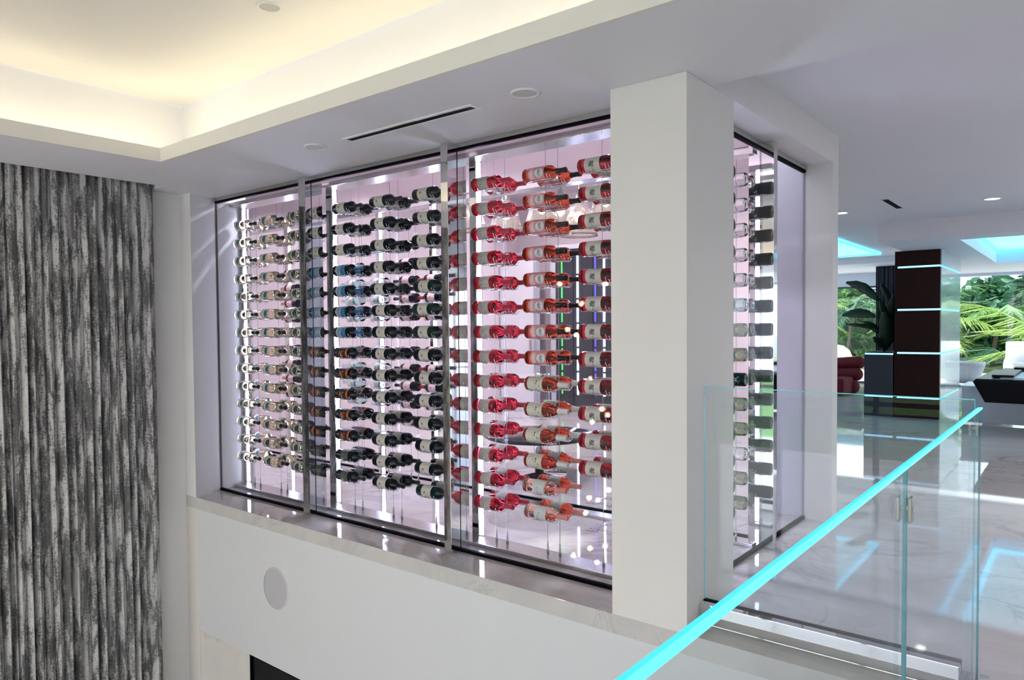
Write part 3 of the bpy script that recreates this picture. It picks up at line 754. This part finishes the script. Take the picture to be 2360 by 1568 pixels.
# ------------------------------------------------------------------ far gallery: windows, column, furniture
YW = 18.6
BZ = 2.487       # bulkhead underside
bh = MB()
RX0, RX1, RY0, RY1 = -1.33, 1.0, 10.95, 15.6
bh.box(-2.20, 7, 10.45, RY0, BZ, CZ2); bh.box(-2.20, RX0, RY0, RY1, BZ, CZ2); bh.box(RX1, 7, RY0, RY1, BZ, CZ2); bh.box(-2.20, 7, RY1, YW, BZ, CZ2)
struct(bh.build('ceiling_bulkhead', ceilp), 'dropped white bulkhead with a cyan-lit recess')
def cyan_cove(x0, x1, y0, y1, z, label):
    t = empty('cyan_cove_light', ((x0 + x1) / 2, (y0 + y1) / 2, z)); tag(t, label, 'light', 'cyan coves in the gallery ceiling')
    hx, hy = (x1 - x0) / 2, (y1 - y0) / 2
    m = MB(); m.box(-hx, hx, -hy, hy, .0, .01); m.build('emissive_recess_back', mat('recess_glow', (.75, .85, .9), .6, emit=(.24, .78, 1.0), estr=.85), t)  # recess back emits in place of the cove light filling it
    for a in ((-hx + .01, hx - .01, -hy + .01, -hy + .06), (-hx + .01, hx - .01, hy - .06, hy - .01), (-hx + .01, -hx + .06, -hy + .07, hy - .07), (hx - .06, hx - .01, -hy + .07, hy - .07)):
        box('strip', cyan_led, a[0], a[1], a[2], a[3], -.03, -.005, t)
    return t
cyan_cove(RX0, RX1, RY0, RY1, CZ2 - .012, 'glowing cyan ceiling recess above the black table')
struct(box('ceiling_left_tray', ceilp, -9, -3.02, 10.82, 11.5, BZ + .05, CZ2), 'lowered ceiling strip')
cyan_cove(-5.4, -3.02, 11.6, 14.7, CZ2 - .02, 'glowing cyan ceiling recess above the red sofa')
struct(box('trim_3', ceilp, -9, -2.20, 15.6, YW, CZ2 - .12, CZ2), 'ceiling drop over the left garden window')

# window wall to the garden
w5 = empty('window_5', (0, YW, 0)); struct(w5, 'garden window wall at the end of the gallery')
wf = mat('window_frame', (.05, .06, .07), .4); shade = mat('roller_shade', (.62, .72, .80), .7)
xs = [-9.0, -6.4, -3.9, -2.45, -.2, 2.2, 4.6, 7.0]
for i in range(7):
    box('glass_pane', farpane, xs[i] + .02, xs[i + 1] - .02, -.006, .006, .04, 2.62, w5)
for x in (-9.0, -3.9 + .0, -2.45, 7.0): box('window_frame', wf, x - .03, x + .03, -.05, .05, 0, 2.62, w5)
box('sill', wf, -9, 7, -.05, .05, 0, .05, w5); box('head', mat('shade_box', (.66, .68, .70), .5), -9, 7, -.16, .10, 2.60, CZ2, w5)
box('roller_shade', shade, -6.4, -3.2, -.10, -.09, 2.30, 2.60, w5); box('hem_bar', wf, -6.4, -3.2, -.115, -.08, 2.26, 2.30, w5)
box('roller_shade', shade, -2.6, 7, -.10, -.09, 2.42, 2.56, w5); box('hem_bar', wf, -2.6, 7, -.115, -.08, 2.56, 2.60, w5)

# column with light bands
col = empty('clad_column', (-2.003, 13.11, 0)); tag(col, 'dark red-brown clad column with thin blue light bands', 'column')
wood = mat('dark_veneer', (.030, .010, .008), .4, spec=.15)
gn = noise(wood, coords(wood, (30, 1, 1.5)), 3, 5, .6); link(wood, ramp(wood, gn, [(.3, (.018, .005, .004)), (.7, (.034, .010, .008))]), bs(wood).inputs['Base Color'])
gloss = mat('side_reflection_tone', (.40, .48, .52), .12, coat=.5)  # pale colour stands in for reflections on the column's side face
zs = [0, .305, .969, 1.613, 2.248, BZ]
for i in range(5):
    a, b = zs[i] + (.014 if i else 0), zs[i + 1] - (.014 if i < 4 else 0)
    box('panel', wood, -.297, .296, -1.037, -.95, a, b, col)
    box('side_panel', gloss, .24, .297, -.949, 1.037, a, b, col)
for z in zs[1:5]:
    q = MB(); q.box(-.26, .285, -1.033, -.95, z - .014, z + .014); q.build('light_band', ice_led, col)
    q = MB(); q.box(.24, .288, -.95, 1.03, z - .014, z + .014); q.build('light_band', mat('led_band_cyan', (.3, .8, 1), .5, emit=(.08, .55, .85), estr=1.2), col)
box('core', wood, -.297, .24, -.95, 1.037, 0, BZ, col)

# planter with the big-leaf plant
pt = empty('tall_planter', (-2.52, 12.5, 0)); tag(pt, 'tall dark planter box beside the column', 'planter')
pm = mat('planter_slate', (.030, .036, .048), .3)
m = MB(); m.box(-.20, .20, -.42, .42, 0, .97); m.build('box', pm, pt, bevel=.006); box('soil', mat('soil', (.02, .014, .01), .9), -.18, .18, -.4, .4, .965, .975, pt)
for z in (.305, .95): box('light_band', ice_led, -.19, .205, -.424, -.419, z - .012, z + .012, pt)
pl = empty('large_leaf_plant', (-2.52, 12.5, .97)); tag(pl, 'large dark green banana-leaf plant standing in the planter', 'plant')
leafm = mat('dark_leaf', (.012, .040, .022), .35, spec=.6)
def leaf(p0, p1, w_, sag, fold, par, nm='leaf', m_=None, org=Vector((-2.52, 12.5, .97))):
    p0, p1 = Vector(p0) - org, Vector(p1) - org; d = p1 - p0; L = d.length
    side = d.cross(Vector((.35, -1, .35))).normalized(); up = side.cross(d).normalized(); v = []; f = []; N = 12
    for i in range(N + 1):
        t = i / N; c = p0 + d * t + Vector((0, 0, sag * math.sin(PI * t)))
        hw = w_ * (math.sin(PI * min(1, t * .93 + .03)) ** .75) * (1 - .25 * t) + .002
        rip = .012 * math.sin(t * 23)
        v += [c - side * hw + up * (fold * hw + rip), c, c + side * hw + up * (fold * hw - rip)]
    for i in range(N): f += [(3 * i, 3 * i + 1, 3 * i + 4, 3 * i + 3), (3 * i + 1, 3 * i + 2, 3 * i + 5, 3 * i + 4)]
    o = link_obj(nm, mesh(nm, v, f, True), m_ or leafm, par)
    so = o.modifiers.new('thick', 'SOLIDIFY'); so.thickness = .006
    return o
root = Vector((-2.52, 12.4, 1.0))
for (u0, v0, u1, v1, y0, y1, w_, sg) in ((2026, 694, 1950, 651, 12.2, 12.0, .085, .06), (2017, 728, 1941, 727, 12.2, 12.0, .085, .03), (2032, 765, 1949, 748, 12.3, 12.0, .035, .03), (2030, 770, 1990, 742, 12.4, 12.1, .06, .02),
        (2040, 770, 2026, 688, 12.5, 12.3, .10, .02), (2050, 790, 2060, 680, 12.6, 12.4, .11, .02), (2048, 800, 2036, 720, 12.4, 12.2, .12, 0), (2056, 700, 2030, 654, 12.8, 12.7, .05, .0), (2040, 800, 2012, 778, 12.4, 12.2, .07, .0), (2056, 790, 2075, 700, 12.8, 12.9, .1, 0)):
    a, b = at(u0, v0, 1, y0), at(u1, v1, 1, y1)
    lf = leaf(a, b, w_, sg, .25, pl)
    st = MB().tube([Vector((0, -.05, -.0)) , (a - Vector((-2.52, 12.5, .97))) * .55 + Vector((.02, 0, .03)), a - Vector((-2.52, 12.5, .97))], [.016, .012, .008], 6); st.build('stem', leafm, lf, True)

# dark curtain beside the left garden window
c2 = curtain('curtain', mat('slate_curtain', (.050, .048, .065), .8), 16.6, -3.52, -2.95, .02, 2.66, 9, .04, '', axis='x', seed=4, nz=6)
tag(c2, 'dark slate curtain hanging between the left garden window and the column', 'curtain')

# red sofa: stacked rolled cushions
so_ = empty('red_sofa', (-3.95, 15.6, 0)); tag(so_, 'low dark red sofa made of stacked rolls, half hidden by the wall end', 'sofa')
rv = mat('red_velvet', (.11, .006, .012), .7, spec=.3)
for k, (z, r, x1) in enumerate(((.15, .15, .36), (.38, .135, .40), (.60, .13, .42))):
    m = MB(); prof = [(-1.4, 0)] + [(-1.4 + .0 + .12 * (1 - math.cos(a)), r * math.sin(a)) for a in (.5, 1.0, 1.57)] + [(x1 - .12 + .12 * math.sin(a), r * math.cos(a)) for a in (0, .5, 1.0, 1.4)] + [(x1, 0)]
    q = m.lathe(prof, 'x', 16).build('roll_cushion', rv, so_, True); q.location = (0, .1 * k, z); q.rotation_euler = (0, -.05 * k, 0)
box('seat_base', rv, -1.4, .25, -.75, .0, .02, .36, so_, bevel=.06)

# black table on a white plinth
pb = empty('black_table', (.2, 11.9, 0)); tag(pb, 'black table with slanted sides on a white plinth at the right edge', 'table')
bk = mat('black_gloss', (.004, .004, .007), .35, spec=.2)
m = MB(); x0, y0, x1, y1 = -1.33, -1.36, 1.9, .9
v = [(x0, y0, .68), (x1, y0, .68), (x1, y1, .68), (x0, y1, .68), (x0 + .12, y0 + .10, .42), (x1, y0 + .10, .42), (x1, y1, .42), (x0 + .12, y1, .42), (x0 + .03, y0 + .03, .715), (x1, y0 + .03, .715), (x1, y1, .715), (x0 + .03, y1, .715)]
m.add(v, [(0, 4, 5, 1), (1, 5, 6, 2), (2, 6, 7, 3), (3, 7, 4, 0), (4, 7, 6, 5), (8, 9, 10, 11), (0, 1, 9, 8), (1, 2, 10, 9), (2, 3, 11, 10), (3, 0, 8, 11)])
m.build('frame', bk, pb)
box('cloth', mat('pale_cloth', (.66, .70, .76), .5), x0 + .26, x1 - .2, y0 + .26, y1 - .2, .715, .722, pb)
m = MB(); m.box(x0 + .17, x0 + .40, y0 + .3, y1 - .25, .722, .755); m.box(x0 + .3, x1, y1 - .5, y1 - .1, .722, .78); m.build('rail', bk, pb, bevel=.008)
wp = mat('white_plinth', (.62, .74, .84), .3)
for i in range(4): box('plinth_panel', wp, -1.60 + .74 * i, -1.60 + .74 * i + .736, -.04, .10, .02, .5, pb)
box('plinth_top', wp, -1.62, 1.9, -.05, .85, .5, .53, pb); box('kick', steel, -1.6, 1.9, -.03, .1, 0, .02, pb)

# ------------------------------------------------------------------ terrace and garden
struct(box('ground_terrace', mat('terrace', (.80, .79, .76), .7), -14, 12, YW + .05, 24.5, -.25, -.02), 'pale stone terrace')
gr = mat('garden_ground', (.16, .26, .08), .9); gnz = noise(gr, coords(gr), 1.5, 6); link(gr, ramp(gr, gnz, [(.35, (.10, .20, .05)), (.65, (.34, .36, .20))]), bs(gr).inputs['Base Color'])
struct(box('ground_garden', gr, -30, 25, 24.5, 60, -.3, -.06), 'lawn beyond the terrace')
bw = box('garden_wall', mat('garden_white', (.70, .72, .74), .7), -30, 20, 33, 33.3, -.06, .9); tag(bw, 'long white garden wall behind the palms', 'wall')
bl = empty('beach_house', (-11.5, 41, -.06)); tag(bl, 'pale blue and white house behind the palms', 'house')
box('wall', mat('house_white', (.80, .84, .88), .7), -5, 4.5, 0, 4, 0, 4.6, bl); box('roof', mat('house_blue', (.18, .30, .46), .6), -5.3, 4.8, -.4, 4.4, 4.6, 5.0, bl)
for i in range(4):
    q = box('window', mat('house_frame', (.7, .72, .75), .5), -4.4 + 2.2 * i, -3.0 + 2.2 * i, -.05, .02, 1.2, 3.4, bl); box('pane', mat('house_glass', (.05, .10, .16), .1), -4.3 + 2.2 * i, -3.1 + 2.2 * i, -.07, -.04, 1.3, 3.3, q)
gcols = [mat('palm_bright', (.30, .46, .07), .5), mat('palm_mid', (.13, .30, .08), .5), mat('palm_deep', (.05, .17, .08), .55)]
trunkm = mat('palm_trunk', (.20, .17, .13), .85)
bump(trunkm, noise(trunkm, coords(trunkm, (1, 1, 9)), 6, 3), .8, .05)
def frond_mesh(nm, L, droop, rise, nleaf, ll, m_, seed):
    rnd = random.Random(seed); v = []; f = []
    def pos(t): return Vector((L * t * (1 - .12 * t * t), 0, rise * t - droop * t * t))
    for s in (-1, 1):
        for i in range(nleaf):
            t = .12 + .88 * i / nleaf; p = pos(t); l = ll * (math.sin(PI * (.18 + .78 * t)) ** .6) * rnd.uniform(.85, 1.1)
            a = math.radians(58 - 30 * t + rnd.uniform(-6, 6)); d = Vector((math.cos(a), s * math.sin(a), -.35 - .35 * rnd.random())).normalized()
            wv = Vector((-math.sin(a), s * math.cos(a), .2)).normalized() * (.022 + .01 * rnd.random()) * ll / .45
            k = len(v); v += [p - wv * .5, p + wv * .5, p + d * l * .55 + wv * .55, p + d * l * .55 - wv * .55, p + d * l]
            f += [(k, k + 1, k + 2, k + 3), (k + 3, k + 2, k + 4)]
    mb = MB(); mb.add(v, f); mb.tube([pos(i / 8) for i in range(9)], [.022 - .0022 * i for i in range(9)], 5)
    me = mb.me(nm); me.materials.append(m_); return me
fmesh = {}
def frond_me(kind, var):
    if (kind, var) not in fmesh:
        fmesh[(kind, var)] = frond_mesh('frond', 2.0, (.9, 1.5, 2.1)[var], (1.0, .8, .5)[var], 30, .62, gcols[kind], 10 * kind + var)
    return fmesh[(kind, var)]
def palm(x, y, h, n, kind, scale, label, lean=(0, 0), seed=0, z0=-.06):
    rnd = random.Random(seed); t = empty('palm_tree', (x, y, z0)); tag(t, label, 'palm tree', 'palms in the garden')
    top = Vector((lean[0], lean[1], h))
    MB().tube([(0, 0, 0), top * .5 + Vector((lean[0] * -.1, 0, 0)), top], [.075 * scale, .055 * scale, .045 * scale], 8).build('trunk', trunkm, t, True)
    for i in range(n):
        o = link_obj('frond', frond_me(kind, i % 3), None, t, top); s = scale * rnd.uniform(.8, 1.15); o.scale = (s, s, s)
        o.rotation_euler = (0, rnd.uniform(-.45, .2), 2 * PI * i / n + rnd.uniform(-.25, .25))
    return t
def bushmesh(nm, m_, n, seed, R=(1, 1, 1), ls=.16):
    rnd = random.Random(seed); v = []; f = []
    for i in range(n):
        th, ph = rnd.uniform(0, 2 * PI), math.acos(rnd.uniform(-.5, 1)); r = rnd.uniform(.72, 1.0) * (1 + .18 * math.sin(3 * th + 2 * ph) + .12 * math.sin(7 * th))
        p = Vector((math.sin(ph) * math.cos(th) * r * R[0], math.sin(ph) * math.sin(th) * r * R[1], math.cos(ph) * r * R[2]))
        a = Vector((rnd.gauss(0, 1), rnd.gauss(0, 1), rnd.gauss(0, .6))).normalized(); b = a.cross(Vector((rnd.gauss(0, 1), rnd.gauss(0, 1), rnd.gauss(0, 1)))).normalized()
        l = ls * rnd.uniform(.6, 1.3); k = len(v)
        v += [p - a * l, p - b * l * .4, p + a * l, p + b * l * .4]; f.append((k, k + 1, k + 2, k + 3))
    me = mesh(nm, v, f); me.materials.append(m_); return me
bmesh_ = [bushmesh('crown', gcols[i], 2600, 50 + i) for i in (0, 1, 2)]
def tree(x, y, z, r, kind, label, sq=1.0):
    t = empty('leafy_tree', (x, y, -.06)); tag(t, label, 'tree', 'trees behind the garden')
    o = link_obj('crown', bmesh_[kind], None, t, (0, 0, z)); o.scale = (r, r, r * sq); o.rotation_euler.z = x * 1.7
    MB().tube([(0, 0, 0), (.1, 0, z)], [.14, .08], 7).build('trunk', trunkm, t, True)
# right-hand window
palm(-.75, 23.6, .55, 10, 0, 1.55, 'bright yellow-green palm close outside the right garden window', (.25, 0), 1)
palm(-4.6, 27.5, 1.5, 12, 0, 1.1, 'palm with drooping olive fronds near the column', (.2, 0), 2)
palm(-2.6, 29, 1.75, 12, 1, 1.2, 'tall mid-green palm behind the bright one', (.3, 0), 3)
palm(.6, 28, 1.7, 12, 1, 1.2, 'tall mid-green palm at the right edge of the view', (-.3, 0), 4)
palm(-2.0, 26.0, .5, 10, 2, .8, 'low dark palm at the foot of the garden wall', (0, 0), 5)
palm(-3.6, 25.4, .25, 9, 1, .6, 'small low palm by the bowl planter', (0, 0), 15)
palm(.2, 25.4, .3, 9, 1, .7, 'small low palm behind the white armchair', (0, 0), 16)
for i, (x, y, z, r, k, lab) in enumerate(((-6.0, 34.5, 1.5, 1.75, 2, 'dark dense tree just right of the column'), (-2.6, 35, 1.5, 1.8, 2, 'dark dense tree in the middle of the right window'), (1.0, 35, 1.5, 1.75, 1, 'round mid-green tree behind the right palm'), (4.6, 35, 1.5, 1.8, 2, 'dark dense tree at the right edge'),
        (-9.6, 36.5, 1.6, 1.8, 1, 'mid-green tree behind the column'), (-14.5, 35.5, 1.6, 1.8, 1, 'mid-green tree seen in the left window'))):
    tree(x, y, z, r, k, lab)
for i, (x, y, z, r, k, lab) in enumerate(((-7.4, 31, .9, 1.25, 1, 'low green shrub at the foot of the trees, near the column'), (-5.2, 31.2, 1.0, 1.3, 0, 'low bright shrub right of the column'), (-3.0, 31, .9, 1.25, 2, 'low dark shrub in the middle of the right window'), (-.8, 31.2, 1.0, 1.3, 1, 'low green shrub behind the terrace seat'), (1.4, 31, .9, 1.3, 2, 'low dark shrub at the right edge'), (-10.0, 31, 1.0, 1.3, 1, 'low green shrub behind the column'), (-12.6, 31, 1.0, 1.3, 0, 'low bright shrub in the left window'), (-15, 31, 1.0, 1.3, 2, 'low dark shrub in the left window'))):
    tree(x, y, z, r, k, lab)
palm(-2.2, 31.5, 1.7, 12, 2, 1.3, 'dark palm rising between the shrubs', (.2, 0), 21)
palm(-5.0, 30.2, 1.8, 12, 1, 1.2, 'mid-green palm close to the column edge', (.2, 0), 22)
# left-hand window
palm(-7.6, 25.2, 1.5, 12, 0, 1.0, 'bright drooping palm outside the left garden window', (-.1, 0), 7)
palm(-7.0, 28.5, 1.9, 11, 2, 1.1, 'tall dark palm beside the left window edge', (.2, 0), 8)
palm(-9.0, 30, 1.9, 11, 1, 1.1, 'mid-green palm behind the bright drooping one', (.2, 0), 9)
palm(-6.6, 25.4, .3, 9, 1, .6, 'small low palm behind the white chair', (0, 0), 17)
# terrace pots and chairs
def bowl(x, y, r, h, label):
    t = empty('bowl_planter', (x, y, -.02)); tag(t, label, 'planter')
    MB().lathe([(0, 0), (0, r * .45), (h * .35, r * .8), (h * .8, r * .98), (h, r), (h, r * .93), (h * .8, r * .9), (h * .8, 0)], 'z', 32).build('bowl', mat('bowl_grey', (.20, .23, .28), .5), t, True)
    box('earth', mat('soil', (.02, .014, .01), .9), -r * .5, r * .5, -r * .5, r * .5, h * .78, h * .82, t)
bowl(-2.35, 20.4, .42, .5, 'grey bowl planter on the terrace left of the white armchair')
def dome_chair(x, y, label, s=1.0):
    t = empty('egg_armchair', (x, y, -.02)); tag(t, label, 'armchair', 'white armchairs on the terrace'); wm = mat('white_resin', (.80, .83, .86), .35)
    prof = [(0.05, .30), (.12, .42), (.30, .50), (.55, .50), (.75, .42), (.88, .26), (.93, .0)]
    MB().lathe([(h * s, r * s) for h, r in prof], 'z', 28).build('shell', wm, t, True)
    MB().lathe([(0, 0), (0, .32 * s), (.05 * s, .32 * s), (.05 * s, 0)], 'z', 24).build('base', brushed, t)
    box('cushion', mat('cushion_white', (.85, .85, .86), .8), -.3 * s, .3 * s, -.52 * s, -.3 * s, .38 * s, .55 * s, t, bevel=.04)
dome_chair(-1.05, 20.0, 'white domed armchair on the terrace behind the black table')
dome_chair(-5.55, 21.2, 'white domed armchair outside the left window behind the red sofa', .95)
ub = empty('terrace_sofa', (-.9, 22.2, -.02)); tag(ub, 'white boxy outdoor seat behind the domed armchair', 'sofa')
box('seat', mat('cushion_white', (.85, .85, .86)), -.8, .8, -.4, .4, .05, .45, ub, bevel=.04); box('backrest', mat('cushion_white', (.85, .85, .86)), -.8, .8, .25, .45, .45, .95, ub, bevel=.04)

# ------------------------------------------------------------------ more recessed downlights; dining and cellar ones added to brighten those rooms
def lamp(x, y, z, watt, col, label, group, r=.075):
    t = ring_lamp('recessed_downlight', (x, y, z), r, label, 'light', dl, group)
    L = bpy.data.lights.new('downlight_glow', 'AREA'); L.shape = 'DISK'; L.size = r * 1.5; L.energy = watt; L.color = col; L.spread = math.radians(150)
    o = bpy.data.objects.new('downlight_glow', L); C.objects.link(o); o.parent = t; o.location = (0, 0, -.02)
NTH = ('first', 'second', 'third', 'fourth', 'fifth', 'sixth')
for i in range(3):
    for j, (y, row) in enumerate(((6.4, 'nearer'), (9.2, 'farther'))):
        lamp(-7.0 + 1.7 * i, y, 3.75, 25, (1, .88, .86), 'added dining room downlight, %s in the %s row' % (NTH[i], row), 'added dining room downlights')  # lamps added to brighten the dining room
for i in range(4): lamp(-7.2 + 1.6 * i, 4.02, 2.86, 11, (.93, .88, 1), 'added cellar ceiling downlight, %s from the left' % NTH[i], 'added cellar downlights', .05)  # lamps added to brighten the cellar
for i in range(4):
    for j, x in enumerate((1.0, 4.0)): lamp(x, 4.6 + 1.9 * i, CZ2, 13, (1, .94, .92), 'gallery downlight out of view, %s along the %s row' % (NTH[i], ('near', 'far')[j]), 'gallery downlights')
